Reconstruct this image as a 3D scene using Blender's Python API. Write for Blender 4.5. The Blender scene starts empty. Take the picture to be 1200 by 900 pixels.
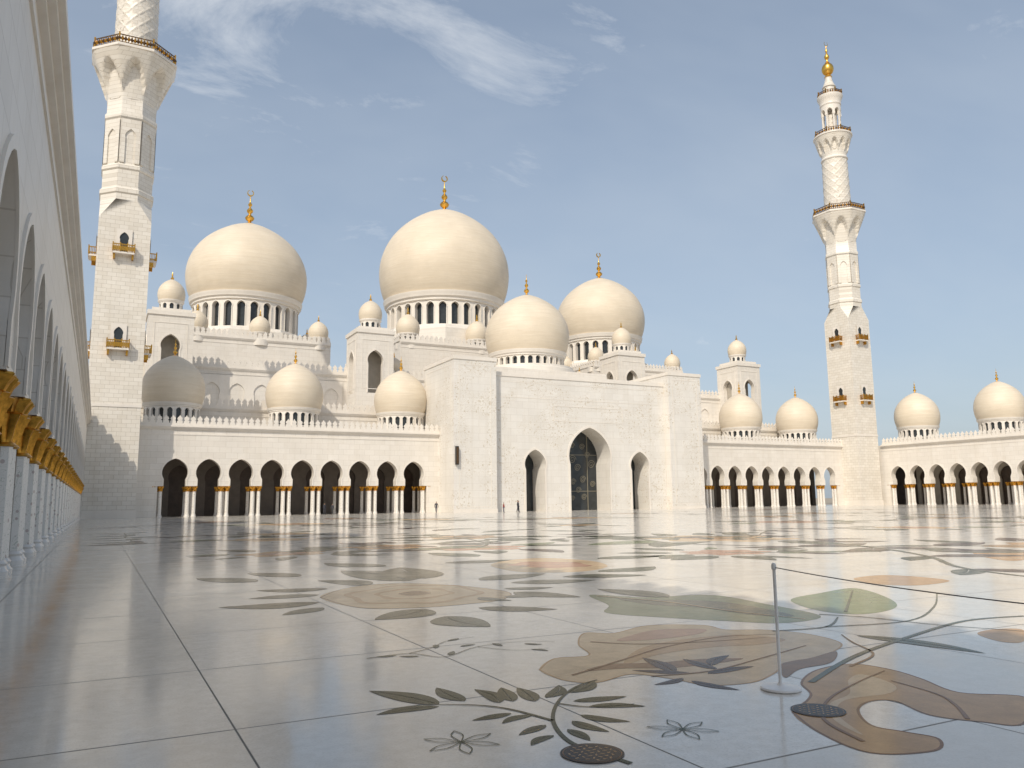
import bpy, bmesh, math, random
from math import pi, sin, cos, radians, sqrt, acos, atan2
from mathutils import Vector, Matrix
from mathutils.geometry import delaunay_2d_cdt
random.seed(7)
scene = bpy.context.scene
COL = scene.collection

# ------------------------------------------------------------------ materials
def newmat(name):
    m = bpy.data.materials.new(name); m.use_nodes = True
    nt = m.node_tree
    return m, nt, nt.nodes['Principled BSDF']

def nd(nt, t, **k):
    n = nt.nodes.new(t)
    for a, b in k.items(): setattr(n, a, b)
    return n

def mth(nt, op, a, b=None, c=None):
    n = nt.nodes.new('ShaderNodeMath'); n.operation = op
    for i, v in enumerate((a, b, c)):
        if v is None: continue
        if isinstance(v, (int, float)): n.inputs[i].default_value = v
        else: nt.links.new(v, n.inputs[i])
    return n.outputs[0]

def mixc(nt, fac, a, b, mode='MIX'):
    n = nt.nodes.new('ShaderNodeMix'); n.data_type = 'RGBA'; n.blend_type = mode
    if isinstance(fac, (int, float)): n.inputs[0].default_value = fac
    else: nt.links.new(fac, n.inputs[0])
    for i, v in ((6, a), (7, b)):
        if isinstance(v, tuple): n.inputs[i].default_value = (v[0], v[1], v[2], 1)
        else: nt.links.new(v, n.inputs[i])
    return n.outputs[2]

def maprange(nt, v, a, b, c, d):
    n = nt.nodes.new('ShaderNodeMapRange'); n.clamp = True
    nt.links.new(v, n.inputs[0])
    for i, x in enumerate((a, b, c, d)): n.inputs[i + 1].default_value = x
    return n.outputs[0]

def noise(nt, vec, scale, detail=4, rough=.55, dist=0):
    n = nd(nt, 'ShaderNodeTexNoise')
    n.inputs['Scale'].default_value = scale; n.inputs['Detail'].default_value = detail
    n.inputs['Roughness'].default_value = rough; n.inputs['Distortion'].default_value = dist
    if vec is not None: nt.links.new(vec, n.inputs['Vector'])
    return n.outputs['Fac']

def wallvec(nt):
    """(x+y, z, 0) in metres, for block joints on upright walls"""
    g = nd(nt, 'ShaderNodeNewGeometry'); s = nd(nt, 'ShaderNodeSeparateXYZ')
    nt.links.new(g.outputs['Position'], s.inputs[0])
    c = nd(nt, 'ShaderNodeCombineXYZ')
    nt.links.new(mth(nt, 'ADD', s.outputs[0], s.outputs[1]), c.inputs[0])
    nt.links.new(s.outputs[2], c.inputs[1])
    return g.outputs['Position'], c.outputs[0], s

def marble(name, col, blocks=(1.2, .6), joint=.06, rough=.42, floral=0.0):
    m, nt, b = newmat(name)
    pos, wv, s = wallvec(nt)
    n1 = noise(nt, pos, .35, 5); n2 = noise(nt, pos, 3.0, 6, .65)
    c = mixc(nt, maprange(nt, n1, .3, .7, 0, 1), tuple(x * .93 for x in col), tuple(min(1, x * 1.03) for x in col))
    c = mixc(nt, maprange(nt, n2, .35, .7, 0, .25), c, (col[0] * .86, col[1] * .83, col[2] * .78))
    # rain streaks running down
    mp = nd(nt, 'ShaderNodeMapping'); mp.inputs['Scale'].default_value = (1.6, .06, 1); nt.links.new(wv, mp.inputs[0])
    n3 = noise(nt, mp.outputs[0], 1.0, 4)
    c = mixc(nt, maprange(nt, n3, .5, .8, 0, .3), c, (col[0] * .78, col[1] * .74, col[2] * .66))
    if blocks:
        br = nd(nt, 'ShaderNodeTexBrick'); br.inputs['Scale'].default_value = 1
        br.inputs['Brick Width'].default_value = blocks[0]; br.inputs['Row Height'].default_value = blocks[1]
        br.inputs['Mortar Size'].default_value = .018; br.inputs['Mortar Smooth'].default_value = .3
        br.inputs['Color1'].default_value = (1, 1, 1, 1); br.inputs['Color2'].default_value = (.90, .885, .86, 1)
        br.inputs['Mortar'].default_value = (.55, .51, .45, 1)
        nt.links.new(wv, br.inputs['Vector'])
        c = mixc(nt, joint * 10 if joint < .1 else joint, c, br.outputs['Color'], 'MULTIPLY')
    if floral > 0:
        # carved vine tendrils: thin contour lines of a warped noise field
        nf = noise(nt, pos, .55, 2, .5, 1.2)
        band = mth(nt, 'ABSOLUTE', mth(nt, 'SUBTRACT', mth(nt, 'FRACT', mth(nt, 'MULTIPLY', nf, 9)), .5))
        line = maprange(nt, band, .0, .10, 1, 0)
        vor = nd(nt, 'ShaderNodeTexVoronoi'); vor.inputs['Scale'].default_value = 1.5; nt.links.new(pos, vor.inputs['Vector'])
        blob = maprange(nt, vor.outputs['Distance'], .14, .22, 1, 0)
        msk = maprange(nt, noise(nt, pos, .16, 1), .44, .50, 0, 1)
        f = mth(nt, 'MULTIPLY', mth(nt, 'MAXIMUM', line, blob), msk)
        c = mixc(nt, mth(nt, 'MULTIPLY', f, floral), c, (col[0] * .70, col[1] * .63, col[2] * .52))
    nt.links.new(c, b.inputs['Base Color'])
    b.inputs['Roughness'].default_value = rough
    bp = nd(nt, 'ShaderNodeBump'); bp.inputs['Strength'].default_value = .12; bp.inputs['Distance'].default_value = .02
    nt.links.new(n2, bp.inputs['Height']); nt.links.new(bp.outputs[0], b.inputs['Normal'])
    return m

def domemat(name, col):
    m, nt, b = newmat(name)
    pos, wv, s = wallvec(nt)
    n1 = noise(nt, pos, .25, 5)
    mp = nd(nt, 'ShaderNodeMapping'); mp.inputs['Scale'].default_value = (.25, .25, 3.5); nt.links.new(pos, mp.inputs[0])
    n2 = noise(nt, mp.outputs[0], 1.0, 5, .7)
    n3 = noise(nt, pos, 6, 3)
    c = mixc(nt, maprange(nt, n1, .3, .7, 0, 1), tuple(x * .90 for x in col), tuple(x * 1.04 for x in col))
    c = mixc(nt, maprange(nt, n2, .35, .75, 0, .6), c, (col[0] * .80, col[1] * .75, col[2] * .66))
    c = mixc(nt, maprange(nt, n3, .4, .7, 0, .28), c, (col[0] * .83, col[1] * .80, col[2] * .74))
    band = mth(nt, 'FRACT', mth(nt, 'MULTIPLY', s.outputs[2], 1.1))
    c = mixc(nt, maprange(nt, band, .0, .1, .35, 0), c, tuple(x * .75 for x in col))
    nt.links.new(c, b.inputs['Base Color']); b.inputs['Roughness'].default_value = .55
    return m

def simple(name, col, rough=.5, metal=0.0, var=.12, scale=2.0):
    m, nt, b = newmat(name)
    g = nd(nt, 'ShaderNodeNewGeometry')
    n1 = noise(nt, g.outputs['Position'], scale, 5, .6)
    c = mixc(nt, maprange(nt, n1, .3, .7, 0, 1), tuple(x * (1 - var) for x in col), tuple(min(1, x * (1 + var)) for x in col))
    nt.links.new(c, b.inputs['Base Color'])
    b.inputs['Roughness'].default_value = rough; b.inputs['Metallic'].default_value = metal
    return m

M_WALL = marble('white_marble_wall', (.78, .735, .67), (1.6, .8), .05)
M_PORT = marble('portal_marble', (.77, .74, .69), (2.2, 1.1), .045, floral=.9)
M_MIN = marble('minaret_marble', (.78, .735, .66), (1.1, .55), .09)
M_TRIM = marble('trim_marble', (.78, .73, .66), None)
M_COLM = marble('column_marble', (.77, .73, .68), None, rough=.25)
M_DOME = domemat('dome_mosaic', (.74, .65, .52))
M_GOLD = simple('gold_leaf', (.82, .48, .10), .3, 1.0, .15, 5)
M_GOLDD = simple('aged_gold', (.56, .29, .05), .34, 1.0, .35, 8)
M_GLASS = simple('dark_window_glass', (.03, .035, .038), .12, 0, .3, 1)
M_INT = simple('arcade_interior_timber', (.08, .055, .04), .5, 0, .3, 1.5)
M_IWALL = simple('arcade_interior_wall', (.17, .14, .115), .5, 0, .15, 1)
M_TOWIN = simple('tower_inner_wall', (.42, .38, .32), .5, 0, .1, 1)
M_RAIL = simple('bronze_railing', (.12, .07, .035), .45, .6, .2, 4)
M_BLACK = simple('black_plastic', (.03, .03, .03), .5)
M_LAT = simple('window_tracery', (.22, .20, .15), .4)

# ------------------------------------------------------------------ mesh builder
class MB:
    def __init__(s): s.v = []; s.f = []; s.m = []; s.mats = []
    def mi(s, mat):
        if mat not in s.mats: s.mats.append(mat)
        return s.mats.index(mat)
    def add(s, pts, faces, mat):
        o = len(s.v); s.v.extend(pts); k = s.mi(mat)
        for f in faces: s.f.append([i + o for i in f]); s.m.append(k)
    def box(s, x0, x1, y0, y1, z0, z1, mat):
        p = [(x0, y0, z0), (x1, y0, z0), (x1, y1, z0), (x0, y1, z0), (x0, y0, z1), (x1, y0, z1), (x1, y1, z1), (x0, y1, z1)]
        s.add(p, [(0, 3, 2, 1), (4, 5, 6, 7), (0, 1, 5, 4), (1, 2, 6, 5), (2, 3, 7, 6), (3, 0, 4, 7)], mat)
    def fbox(s, F, s0, s1, z0, z1, d0, d1, mat):
        p = [F(s0, z0, d0), F(s1, z0, d0), F(s1, z0, d1), F(s0, z0, d1), F(s0, z1, d0), F(s1, z1, d0), F(s1, z1, d1), F(s0, z1, d1)]
        s.add(p, [(0, 3, 2, 1), (4, 5, 6, 7), (0, 1, 5, 4), (1, 2, 6, 5), (2, 3, 7, 6), (3, 0, 4, 7)], mat)
    def lathe(s, cx, cy, prof, seg, mat, rf=None, rot=0, cap=True):
        n = len(prof); pts = []
        for r, z in prof:
            for k in range(seg):
                a = 2 * pi * k / seg + rot
                rr = r if rf is None else rf(a, z, r)
                pts.append((cx + rr * cos(a), cy + rr * sin(a), z))
        fs = []
        for i in range(n - 1):
            for k in range(seg):
                k2 = (k + 1) % seg
                fs.append((i * seg + k, i * seg + k2, (i + 1) * seg + k2, (i + 1) * seg + k))
        if cap:
            fs.append(tuple(reversed(range(seg)))); fs.append(tuple((n - 1) * seg + k for k in range(seg)))
        s.add(pts, fs, mat)
    def obj(s, name, parent=None, smooth=True, ang=35, recalc=True):
        me = bpy.data.meshes.new(name); me.from_pydata(s.v, [], s.f)
        for m in s.mats: me.materials.append(m)
        me.polygons.foreach_set('material_index', s.m)
        if recalc:
            bm = bmesh.new(); bm.from_mesh(me); bmesh.ops.recalc_face_normals(bm, faces=bm.faces); bm.to_mesh(me); bm.free()
        if smooth:
            me.polygons.foreach_set('use_smooth', [True] * len(me.polygons))
            me.set_sharp_from_angle(angle=radians(ang))
        me.update()
        o = bpy.data.objects.new(name, me); COL.objects.link(o)
        if parent: o.parent = parent
        return o

def empty(name, loc=(0, 0, 0)):
    o = bpy.data.objects.new(name, None); COL.objects.link(o); o.empty_display_size = 1
    return o

# ------------------------------------------------------------------ arches
def outline(a, z0, zc, R, k, n=9, extra=()):
    th0 = acos(min(1, a / R))
    angs = [pi + th0 - (pi + 2 * th0) * i / (2 * n) for i in range(2 * n + 1)]
    for e in extra:
        angs = [t for t in angs if abs(t - e) > .03] + [e]
    angs.sort(reverse=True)
    pts = [(-a, z0, None)]
    for t in angs:
        z = zc + R * (sin(t) + (k * (1 - abs(cos(t))) ** 1.4 if sin(t) > 0 else 0))
        pts.append((R * cos(t), z, t))
    pts.append((a, z0, None))
    return pts

def bay(mb, F, s0, w, z0, ztop, a, zc, R, k, th, mat, n=9, frame=.0, proud=.05, fmat=None, back=True):
    tc = atan2(ztop - zc, w / 2)
    pts = outline(a, z0, zc, R, k, n, (tc, pi - tc))
    c = s0 + w / 2; N = len(pts); out = []
    for x, z, t in pts:
        if t is None or sin(t) <= 0 or z <= zc:
            out.append((-w / 2 if x < 0 else w / 2, min(z, zc)))
        else:
            dx, dz = cos(t), sin(t)
            q = min((w / 2) / abs(dx) if abs(dx) > 1e-6 else 1e9, (ztop - zc) / dz)
            out.append((dx * q, zc + dz * q))
    V = []
    for (x, z, t), (ox, oz) in zip(pts, out):
        V += [F(c + x, z, 0), F(c + ox, oz, 0), F(c + x, z, th), F(c + ox, oz, th)]
    fs = []
    for i in range(N - 1):
        p, q = 4 * i, 4 * (i + 1)
        fs.append((p + 1, q + 1, q, p))
        if back: fs.append((p + 3, p + 2, q + 2, q + 3))
        fs.append((p, q, q + 2, p + 2))
    fs.append((1, 0, 2, 3)); e = 4 * (N - 1); fs.append((e, e + 1, e + 3, e + 2))
    mb.add(V, fs, mat)
    if frame > 0:
        fm = fmat or mat; V = []; fs = []
        for x, z, t in pts:
            if t is None: ex, ez = (x - frame if x < 0 else x + frame), z
            else: ex, ez = x + frame * cos(t), z + frame * sin(t) * (1.15 if sin(t) > 0 else 1)
            V += [F(c + x, z, -proud), F(c + ex, ez, -proud), F(c + ex, ez, .01), F(c + x, z, .01)]
        for i in range(N - 1):
            p, q = 4 * i, 4 * (i + 1)
            fs += [(p + 1, q + 1, q, p), (p + 2, q + 2, q + 1, p + 1), (p, q, q + 3, p + 3)]
        mb.add(V, fs, fm)

# ------------------------------------------------------------------ crenellation
MER = [(-.36, 0), (-.36, .28), (-.2, .36), (-.34, .55), (-.27, .78), (-.1, .9), (0, 1.12), (.1, .9), (.27, .78), (.34, .55), (.2, .36), (.36, .28), (.36, 0)]
def crenel(mb, F, s0, s1, z, d, mat, sc=1.0, th=.22, step=.86):
    mb.fbox(F, s0, s1, z, z + .3 * sc, d, d + .3, mat)
    n = max(1, int((s1 - s0) / (step * sc))); st = (s1 - s0) / n
    for i in range(n):
        c = s0 + (i + .5) * st; V = []; m = len(MER)
        for dd in (d + .04, d + .04 + th):
            V += [F(c + x * sc, z + .3 * sc + zz * sc, dd) for x, zz in MER]
        fs = [tuple(range(m)), tuple(reversed(range(m, 2 * m)))] + [(j, j + m, j + 1 + m, j + 1) for j in range(m - 1)]
        mb.add(V, fs, mat)

# ------------------------------------------------------------------ columns
CAPP = [(.24, 3.0), (.30, 3.04), (.24, 3.1), (.25, 3.2), (.31, 3.5), (.42, 3.75), (.37, 3.78), (.34, 3.8), (.40, 3.95), (.50, 4.10), (.47, 4.14), (.3, 4.17)]
CAPF = [(.24, 3.45), (.29, 3.48), (.24, 3.53), (.25, 3.62), (.33, 3.82), (.29, 3.86), (.34, 4.0), (.39, 4.12), (.3, 4.17)]
def capf(a, z, r):
    if z < 3.15 or z > 4.165: return r
    return r * (1 + .16 * cos(8 * a + (pi if z > 3.78 else 0)))
def column(mb, x, y, seg=12, capseg=32, small=False):
    mb.lathe(x, y, [(.34, 0), (.34, .14), (.29, .2), (.27, .26), (.3, .32), (.24, .4)], seg, M_COLM, cap=False)
    mb.lathe(x, y, [(.235, .4), (.225, 3.45 if small else 3.0)], 8 if seg < 16 else 12, M_COLIN, cap=False)
    mb.lathe(x, y, CAPF if small else CAPP, capseg, M_GOLDD, capf, cap=False)

# column shaft with small inlaid flowers
def colinlay():
    m, nt, b = newmat('inlaid_column_marble')
    g = nd(nt, 'ShaderNodeNewGeometry')
    v = nd(nt, 'ShaderNodeTexVoronoi'); v.inputs['Scale'].default_value = 4.5; nt.links.new(g.outputs['Position'], v.inputs['Vector'])
    f = maprange(nt, v.outputs['Distance'], .2, .26, 1, 0)
    nf = noise(nt, g.outputs['Position'], 2.5, 1, .5, 2)
    band = mth(nt, 'ABSOLUTE', mth(nt, 'SUBTRACT', mth(nt, 'FRACT', mth(nt, 'MULTIPLY', nf, 6)), .5))
    line = maprange(nt, band, .03, .07, 1, 0)
    c = mixc(nt, mth(nt, 'MULTIPLY', f, .6), (.80, .76, .70), (.35, .22, .2))
    c = mixc(nt, mth(nt, 'MULTIPLY', line, .45), c, (.25, .3, .2))
    nt.links.new(c, b.inputs['Base Color']); b.inputs['Roughness'].default_value = .25
    return m
M_COLIN = colinlay()

BW = 4.29
def arcade(mb, cb, F, s_list, zt=12.4, th=1.3, frame=.22, cols=True, inner=0, small=False):
    """bays start at each s in s_list"""
    for s0 in s_list:
        bay(mb, F, s0, BW, 4.22, zt, 1.4, 6.0, 1.66, .16, th, M_WALL, 9, frame, .06, M_TRIM)
    if cols:
        ss = sorted(set([round(s, 3) for s in s_list] + [round(s + BW, 3) for s in s_list]))
        for s in ss:
            mb.fbox(F, s - .74, s + .74, 4.165, 4.32, -.04, th + .04, M_TRIM)
            for ds in (-.42, .42):
                for dd in (.36, .94):
                    x, y, _ = F(s + ds, 0, dd); column(cb, x, y, small=small)
        for s in ss if inner else []:
            for ds in (-.42, .42):
                x, y, _ = F(s + ds, 0, inner); column(cb, x, y, 10, 16, small)

def cornice(mb, F, s0, s1, zt, over=.45):
    for z0, z1, o in ((zt - 1.25, zt - 1.05, .06), (zt - .55, zt - .38, over * .35), (zt - .38, zt - .2, over * .7), (zt - .2, zt + .05, over)):
        mb.fbox(F, s0, s1, z0, z1, -o, .02, M_TRIM)

# ------------------------------------------------------------------ domes
DP = [(0, .90), (.06, .94), (.14, .975), (.24, .997), (.32, 1.0), (.41, .985), (.5, .948), (.59, .888), (.68, .80), (.76, .69), (.83, .565), (.89, .43), (.93, .32), (.965, .2), (.985, .12), (1.0, .05)]
def smoothprof(P, sub=3):
    out = []
    n = len(P)
    for i in range(n - 1):
        p0 = P[max(0, i - 1)]; p1 = P[i]; p2 = P[i + 1]; p3 = P[min(n - 1, i + 2)]
        for j in range(sub):
            t = j / sub
            out.append(tuple(.5 * (2 * p1[k] + (p2[k] - p0[k]) * t + (2 * p0[k] - 5 * p1[k] + 4 * p2[k] - p3[k]) * t * t + (3 * p1[k] - p0[k] - 3 * p2[k] + p3[k]) * t ** 3) for k in range(2)))
    out.append(P[-1]); return out
DPS = smoothprof(DP, 3)

def finial(mb, x, y, z, h, crescent=False):
    P = [(.15, 0), (.17, .05), (.07, .09), (.05, .13), (.13, .19), (.16, .25), (.12, .31), (.045, .36), (.045, .4), (.095, .45), (.11, .5), (.08, .55), (.03, .6), (.03, .64), (.065, .68), (.07, .72), (.03, .77), (.018, .82), (.012, 1.0)]
    top = .82 if crescent else 1.0
    pr = [(r * h * .75, z + t * h * top) for r, t in P]
    mb.lathe(x, y, pr, 14, M_GOLD)
    if crescent:
        R1 = h * .085; cz = z + h * .9; V = []; n = 20
        for i in range(n + 1):
            a = radians(90 + 22) + radians(316) * i / n
            w = R1 * (.10 + .2 * sin(pi * i / n))
            for q, dy in ((R1, -.04 * h * .5), (R1, .04 * h * .5), (R1 - w, .04 * h * .5), (R1 - w, -.04 * h * .5)):
                V.append((x + q * cos(a), y + dy, cz + q * sin(a)))
        fs = [tuple(4 * i + j for j in (0, 1)) + (4 * (i + 1) + 1, 4 * (i + 1)) for i in range(n)]
        for i in range(n):
            for j in range(1, 4): fs.append((4 * i + j, 4 * i + (j + 1) % 4, 4 * (i + 1) + (j + 1) % 4, 4 * (i + 1) + j))
        mb.add(V, fs, M_GOLD)

def dome(name, parent, x, y, zb, zd, ztop, R, nwin, fin, seg=64, crescent=False, rd=None, gold=True):
    """zb drum bottom, zd dome start, ztop apex"""
    mb = MB(); H = ztop - zd; rd = rd or R * .86
    mb.lathe(x, y, [(r * R, zd + t * H) for t, r in DPS], seg, M_DOME)
    # corbelled ring below dome
    u = R * .035
    mb.lathe(x, y, [(rd + .2 * u, zd - 4 * u), (rd + .8 * u, zd - 3.6 * u), (rd + .8 * u, zd - 2.8 * u), (rd + 1.6 * u, zd - 2.2 * u), (rd + 1.8 * u, zd - 1.2 * u), (R * .93, zd - .8 * u), (R * .935, zd + .02 * u), (R * .88, zd + .05 * u)], seg, M_TRIM)
    hz = zd - 3.7 * u
    zb2 = zb + (hz - zb) * .12
    mb.lathe(x, y, [(rd * 1.07, zb - .5), (rd * 1.07, zb + (hz - zb) * .05), (rd * 1.03, zb + (hz - zb) * .1), (rd * 1.03, zb2)], seg, M_TRIM)
    F = lambda s, z, d: (x + (rd - d) * cos(s / rd), y + (rd - d) * sin(s / rd), z)
    w = 2 * pi * rd / nwin; a = w * .29; Rr = w * .315
    zc = zb2 + (hz - zb2) * .93 - Rr * 1.15
    zc = max(zc, zb2 + Rr * .5)
    for i in range(nwin):
        bay(mb, F, i * w, w, zb2, hz, a, zc, Rr, .15, R * .07, M_TRIM, 5, w * .07, R * .01, M_TRIM, back=False)
    mb.lathe(x, y, [(rd - R * .065, zb2 - .02), (rd - R * .065, hz)], seg, M_GLASS, cap=False)
    mb.lathe(x, y, [(rd, hz - .001), (.2, hz + .01)], seg, M_TRIM, cap=False)
    if fin: finial(mb, x, y, ztop - .02 * H, fin, crescent)
    return mb.obj(name, parent)

def turret(name, parent, x, y, zb, ztop, R):
    """small domed lantern on a round base"""
    mb = MB(); zd = ztop - R * 1.75; H = ztop - zd
    mb.lathe(x, y, [(r * R, zd + t * H) for t, r in DPS[::2]] + [(.05 * R, ztop + .02)], 28, M_DOME)
    rd = R * .84
    mb.lathe(x, y, [(rd * 1.02, zd - .22 * R), (rd * 1.1, zd - .12 * R), (R * .95, zd - .08 * R), (R * .95, zd + .01), (R * .8, zd + .02)], 28, M_TRIM)
    F = lambda s, z, d: (x + (rd - d) * cos(s / rd), y + (rd - d) * sin(s / rd), z)
    w = 2 * pi * rd / 10; hz = zd - .2 * R; z0 = hz - R * .9
    for i in range(10):
        bay(mb, F, i * w, w, z0, hz, w * .28, hz - w * .5, w * .31, .2, R * .1, M_TRIM, 4, back=False)
    mb.lathe(x, y, [(rd * .9, z0), (rd * .9, hz)], 28, M_GLASS, cap=False)
    mb.lathe(x, y, [(rd * 1.25, zb), (rd * 1.25, z0 - .25 * R), (rd * 1.12, z0 - .15 * R), (rd * 1.1, z0 + .01), (rd * .8, z0 + .02)], 28, M_TRIM)
    mb.lathe(x, y, [(.1 * R, ztop - .02), (.13 * R, ztop + .1 * R), (.04 * R, ztop + .22 * R), (.07 * R, ztop + .33 * R), (.01, ztop + .6 * R)], 8, M_GOLD)
    return mb.obj(name, parent)

def FY(y0): return lambda s, z, d: (s, y0 + d, z)          # facade facing -Y
def FXp(x0): return lambda s, z, d: (x0 - d, s, z)         # wall facing +X
def FXm(x0): return lambda s, z, d: (x0 + d, s, z)         # wall facing -X

# ================================================================== MOSQUE
mosque = empty('white_marble_mosque')
YF = 118.0
# --- front arcades (both wings)
mb = MB(); cb = MB()
F = FY(YF)
for sl in ([7.05 + BW * i for i in range(9)], [98.34 + BW * i for i in range(9)]):
    arcade(mb, cb, F, sl, inner=4.6, small=True)
for a, b in ((3.0, 7.05), (45.66, 47.72), (96.28, 98.34), (136.95, 140.0)):
    mb.fbox(F, a, b, 0, 12.4, 0.0, 1.3, M_WALL)
for a, b in ((3.0, 47.72), (96.28, 140.0)):
    cornice(mb, F, a, b, 12.4)
    crenel(mb, F, a, b, 12.45, -.3, M_TRIM)
    mb.fbox(F, a, b, 11.9, 12.38, 1.3, 13.5, M_WALL)       # roof slab
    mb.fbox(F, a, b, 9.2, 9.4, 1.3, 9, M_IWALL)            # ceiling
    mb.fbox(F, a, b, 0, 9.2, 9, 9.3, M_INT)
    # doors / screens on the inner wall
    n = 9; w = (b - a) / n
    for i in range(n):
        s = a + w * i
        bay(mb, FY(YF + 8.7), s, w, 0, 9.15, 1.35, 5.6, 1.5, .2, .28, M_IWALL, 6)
wing = mb.obj('front_arcade_walls', mosque); cb.obj('front_arcade_columns', mosque)

# --- portal
mb = MB(); F = FY(112.0)
mb.box(47.7, 55, 112, 124.5, 0, 24, M_PORT); mb.box(89, 96.3, 112, 124.5, 0, 24, M_PORT)
for a, b in ((47.7, 55), (89, 96.3)):
    mb.box(a - .12, b + .12, 111.88, 124.62, 23.55, 24.12, M_TRIM)
FP = FY(113.4)
mb.box(55.002, 56.6, 113.4, 117.8, 0, 22, M_PORT)
bay(mb, FP, 56.6, 12.0, 0, 22.0, 1.75, 7.5, 1.95, .22, 4.4, M_PORT, 10, .3, .1, M_TRIM)
bay(mb, FP, 77.6, 11.398, 0, 22.0, 1.75, 7.5, 1.95, .22, 4.4, M_PORT, 10, .3, .1, M_TRIM)
bay(mb, FP, 68.6, 9.0, 0, 22.0, 3.9, 8.9, 4.12, .18, 4.4, M_PORT, 16, .3, .12, M_TRIM)
mb.box(55.002, 88.998, 117.803, 124.4, 0, 22, M_PORT)
mb.box(55.002, 88.998, 113.28, 124.4, 21.6, 22.25, M_TRIM)
# raised panel frames
def frame(mb, F, s0, s1, z0, z1, t, p, mat):
    mb.fbox(F, s0, s1, z1 - t, z1, -p, .01, mat); mb.fbox(F, s0, s1, z0, z0 + t, -p, .01, mat)
    mb.fbox(F, s0, s0 + t, z0 + t, z1 - t, -p, .01, mat); mb.fbox(F, s1 - t, s1, z0 + t, z1 - t, -p, .01, mat)
frame(mb, FP, 66.2, 80, 14.6, 17.2, .12, .04, M_TRIM)
frame(mb, FP, 56.2, 87.8, 18.2, 20.8, .1, .03, M_TRIM)
frame(mb, F, 48.6, 54.1, .8, 22.8, .1, .03, M_TRIM); frame(mb, F, 89.9, 95.4, .8, 22.8, .1, .03, M_TRIM)
frame(mb, FXm(47.7), 113, 123.6, 13.5, 22.8, .1, .03, M_TRIM)
mb.fbox(F, 47.62, 55.08, 0, .5, -.08, .01, M_TRIM); mb.fbox(F, 88.92, 96.38, 0, .5, -.08, .01, M_TRIM)
# glass walls with tracery
for c, hw, zt in ((62.6, 2.0, 10), (73.1, 4.3, 14), (83.3, 2.0, 10)):
    mb.box(c - hw, c + hw, 117.55, 117.7, 0, zt, M_GLASS)
for x in (71.1, 75.1): mb.box(x - .06, x + .06, 117.45, 117.56, 0, 13.5, M_LAT)
for z in (3.2, 9.4): mb.box(69, 77.2, 117.46, 117.56, z - .05, z + .05, M_LAT)
for c, rr, z in ((69.2, .8, 5), (69.4, .55, 7.6), (71, .8, 8.6), (73, .7, 5.2), (74.8, .8, 7.8), (71.1, .6, 4.8), (73, .6, 10.8), (71, .6, 11), (70.9, .5, 2), (69, .6, 2), (73.2, .6, 2.2), (75, .6, 4.4), (72, .7, 7.2), (74, .6, 9.4), (72.1, .6, 3.4), (70.2, .6, 9.9), (70, .5, 3.4)):
    V = []; n = 26; c += 1.1
    for i in range(n + 1):
        t = i / n; a = t * 4.2 * pi; r0 = rr * (1 - .8 * t)
        for q in (r0, r0 - .09): V.append((c + q * cos(a), 117.44, z + q * sin(a)))
    mb.add(V, [(2 * i, 2 * i + 1, 2 * i + 3, 2 * i + 2) for i in range(n)], M_LAT)
mb.obj('entrance_portal', mosque)
# block under the portal dome
mb = MB(); mb.box(59.5, 84.5, 124.6, 143, 0, 25.2, M_WALL)
mb.lathe(72.6, 134, [(9.2, 25.2), (9.2, 26.0), (8.8, 26.2), (8.8, 26.6)], 48, M_TRIM)
mb.obj('portal_dome_base', mosque)
dome('portal_dome', mosque, 72.6, 134, 26.4, 29.6, 41.6, 8.15, 30, 4.4)

# --- prayer hall massing
mb = MB()
def tier(x0, x1, y0, y1, z1, sc=1.0, z0=0, cr=True):
    mb.box(x0, x1, y0, y1, z0, z1, M_WALL)
    Fa = FY(y0); cornice(mb, Fa, x0, x1, z1, .3)
    if cr:
        crenel(mb, Fa, x0, x1, z1 + .05, -.2, M_TRIM, sc)
        crenel(mb, FXm(x0), y0 + .4, y1, z1 + .05, -.2, M_TRIM, sc)
for a, b in ((4.2, 59.3), (84.7, 139.8)):
    tier(a, b, 131, 200, 16.6, 1.1)
tier(5.5, 138.5, 146.5, 201, 25.6, 1.2, z0=16)
tier(12.5, 40.0, 157, 191, 33.2, 1.1, z0=25)
tier(103, 129.5, 157, 191, 33.2, 1.1, z0=25)
tier(53.5, 90.5, 153.5, 195, 34.5, 1.2, z0=25)
# blind arches on the upper tier
for x0, n in ((14.5, 6), (44.2, 2), (91.5, 2), (103.8, 6)):
    for i in range(n):
        c = x0 + 4.2 * i
        bay(mb, FY(146.3), c, 4.2, 17.2, 24.2, 1.2, 21.2, 1.35, .2, .15, M_TRIM, 6, back=False)
for cx, r in ((26.2, 13.6), (116.5, 13.2), (72, 17.2)):
    z = 33.2 if r < 14 else 34.5
    mb.lathe(cx, 174, [(r, z), (r, z + (2.6 if r < 14 else 5)), (r * .95, z + (2.8 if r < 14 else 5.3)), (r * .93, z + (3.4 if r < 14 else 6))], 8, M_WALL, rot=pi / 8)
mb.obj('prayer_hall_walls', mosque)
dome('main_dome', mosque, 71.7, 174, 40.2, 48.6, 72.4, 15.6, 30, 9.6, 96, True)
dome('flanking_dome', mosque, 26.0, 174, 36.2, 44.2, 61.9, 12.4, 26, 8.2, 80, True)
dome('flanking_dome', mosque, 116.5, 174, 36.2, 43.6, 60.6, 11.7, 26, 7.6, 80, True)

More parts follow.
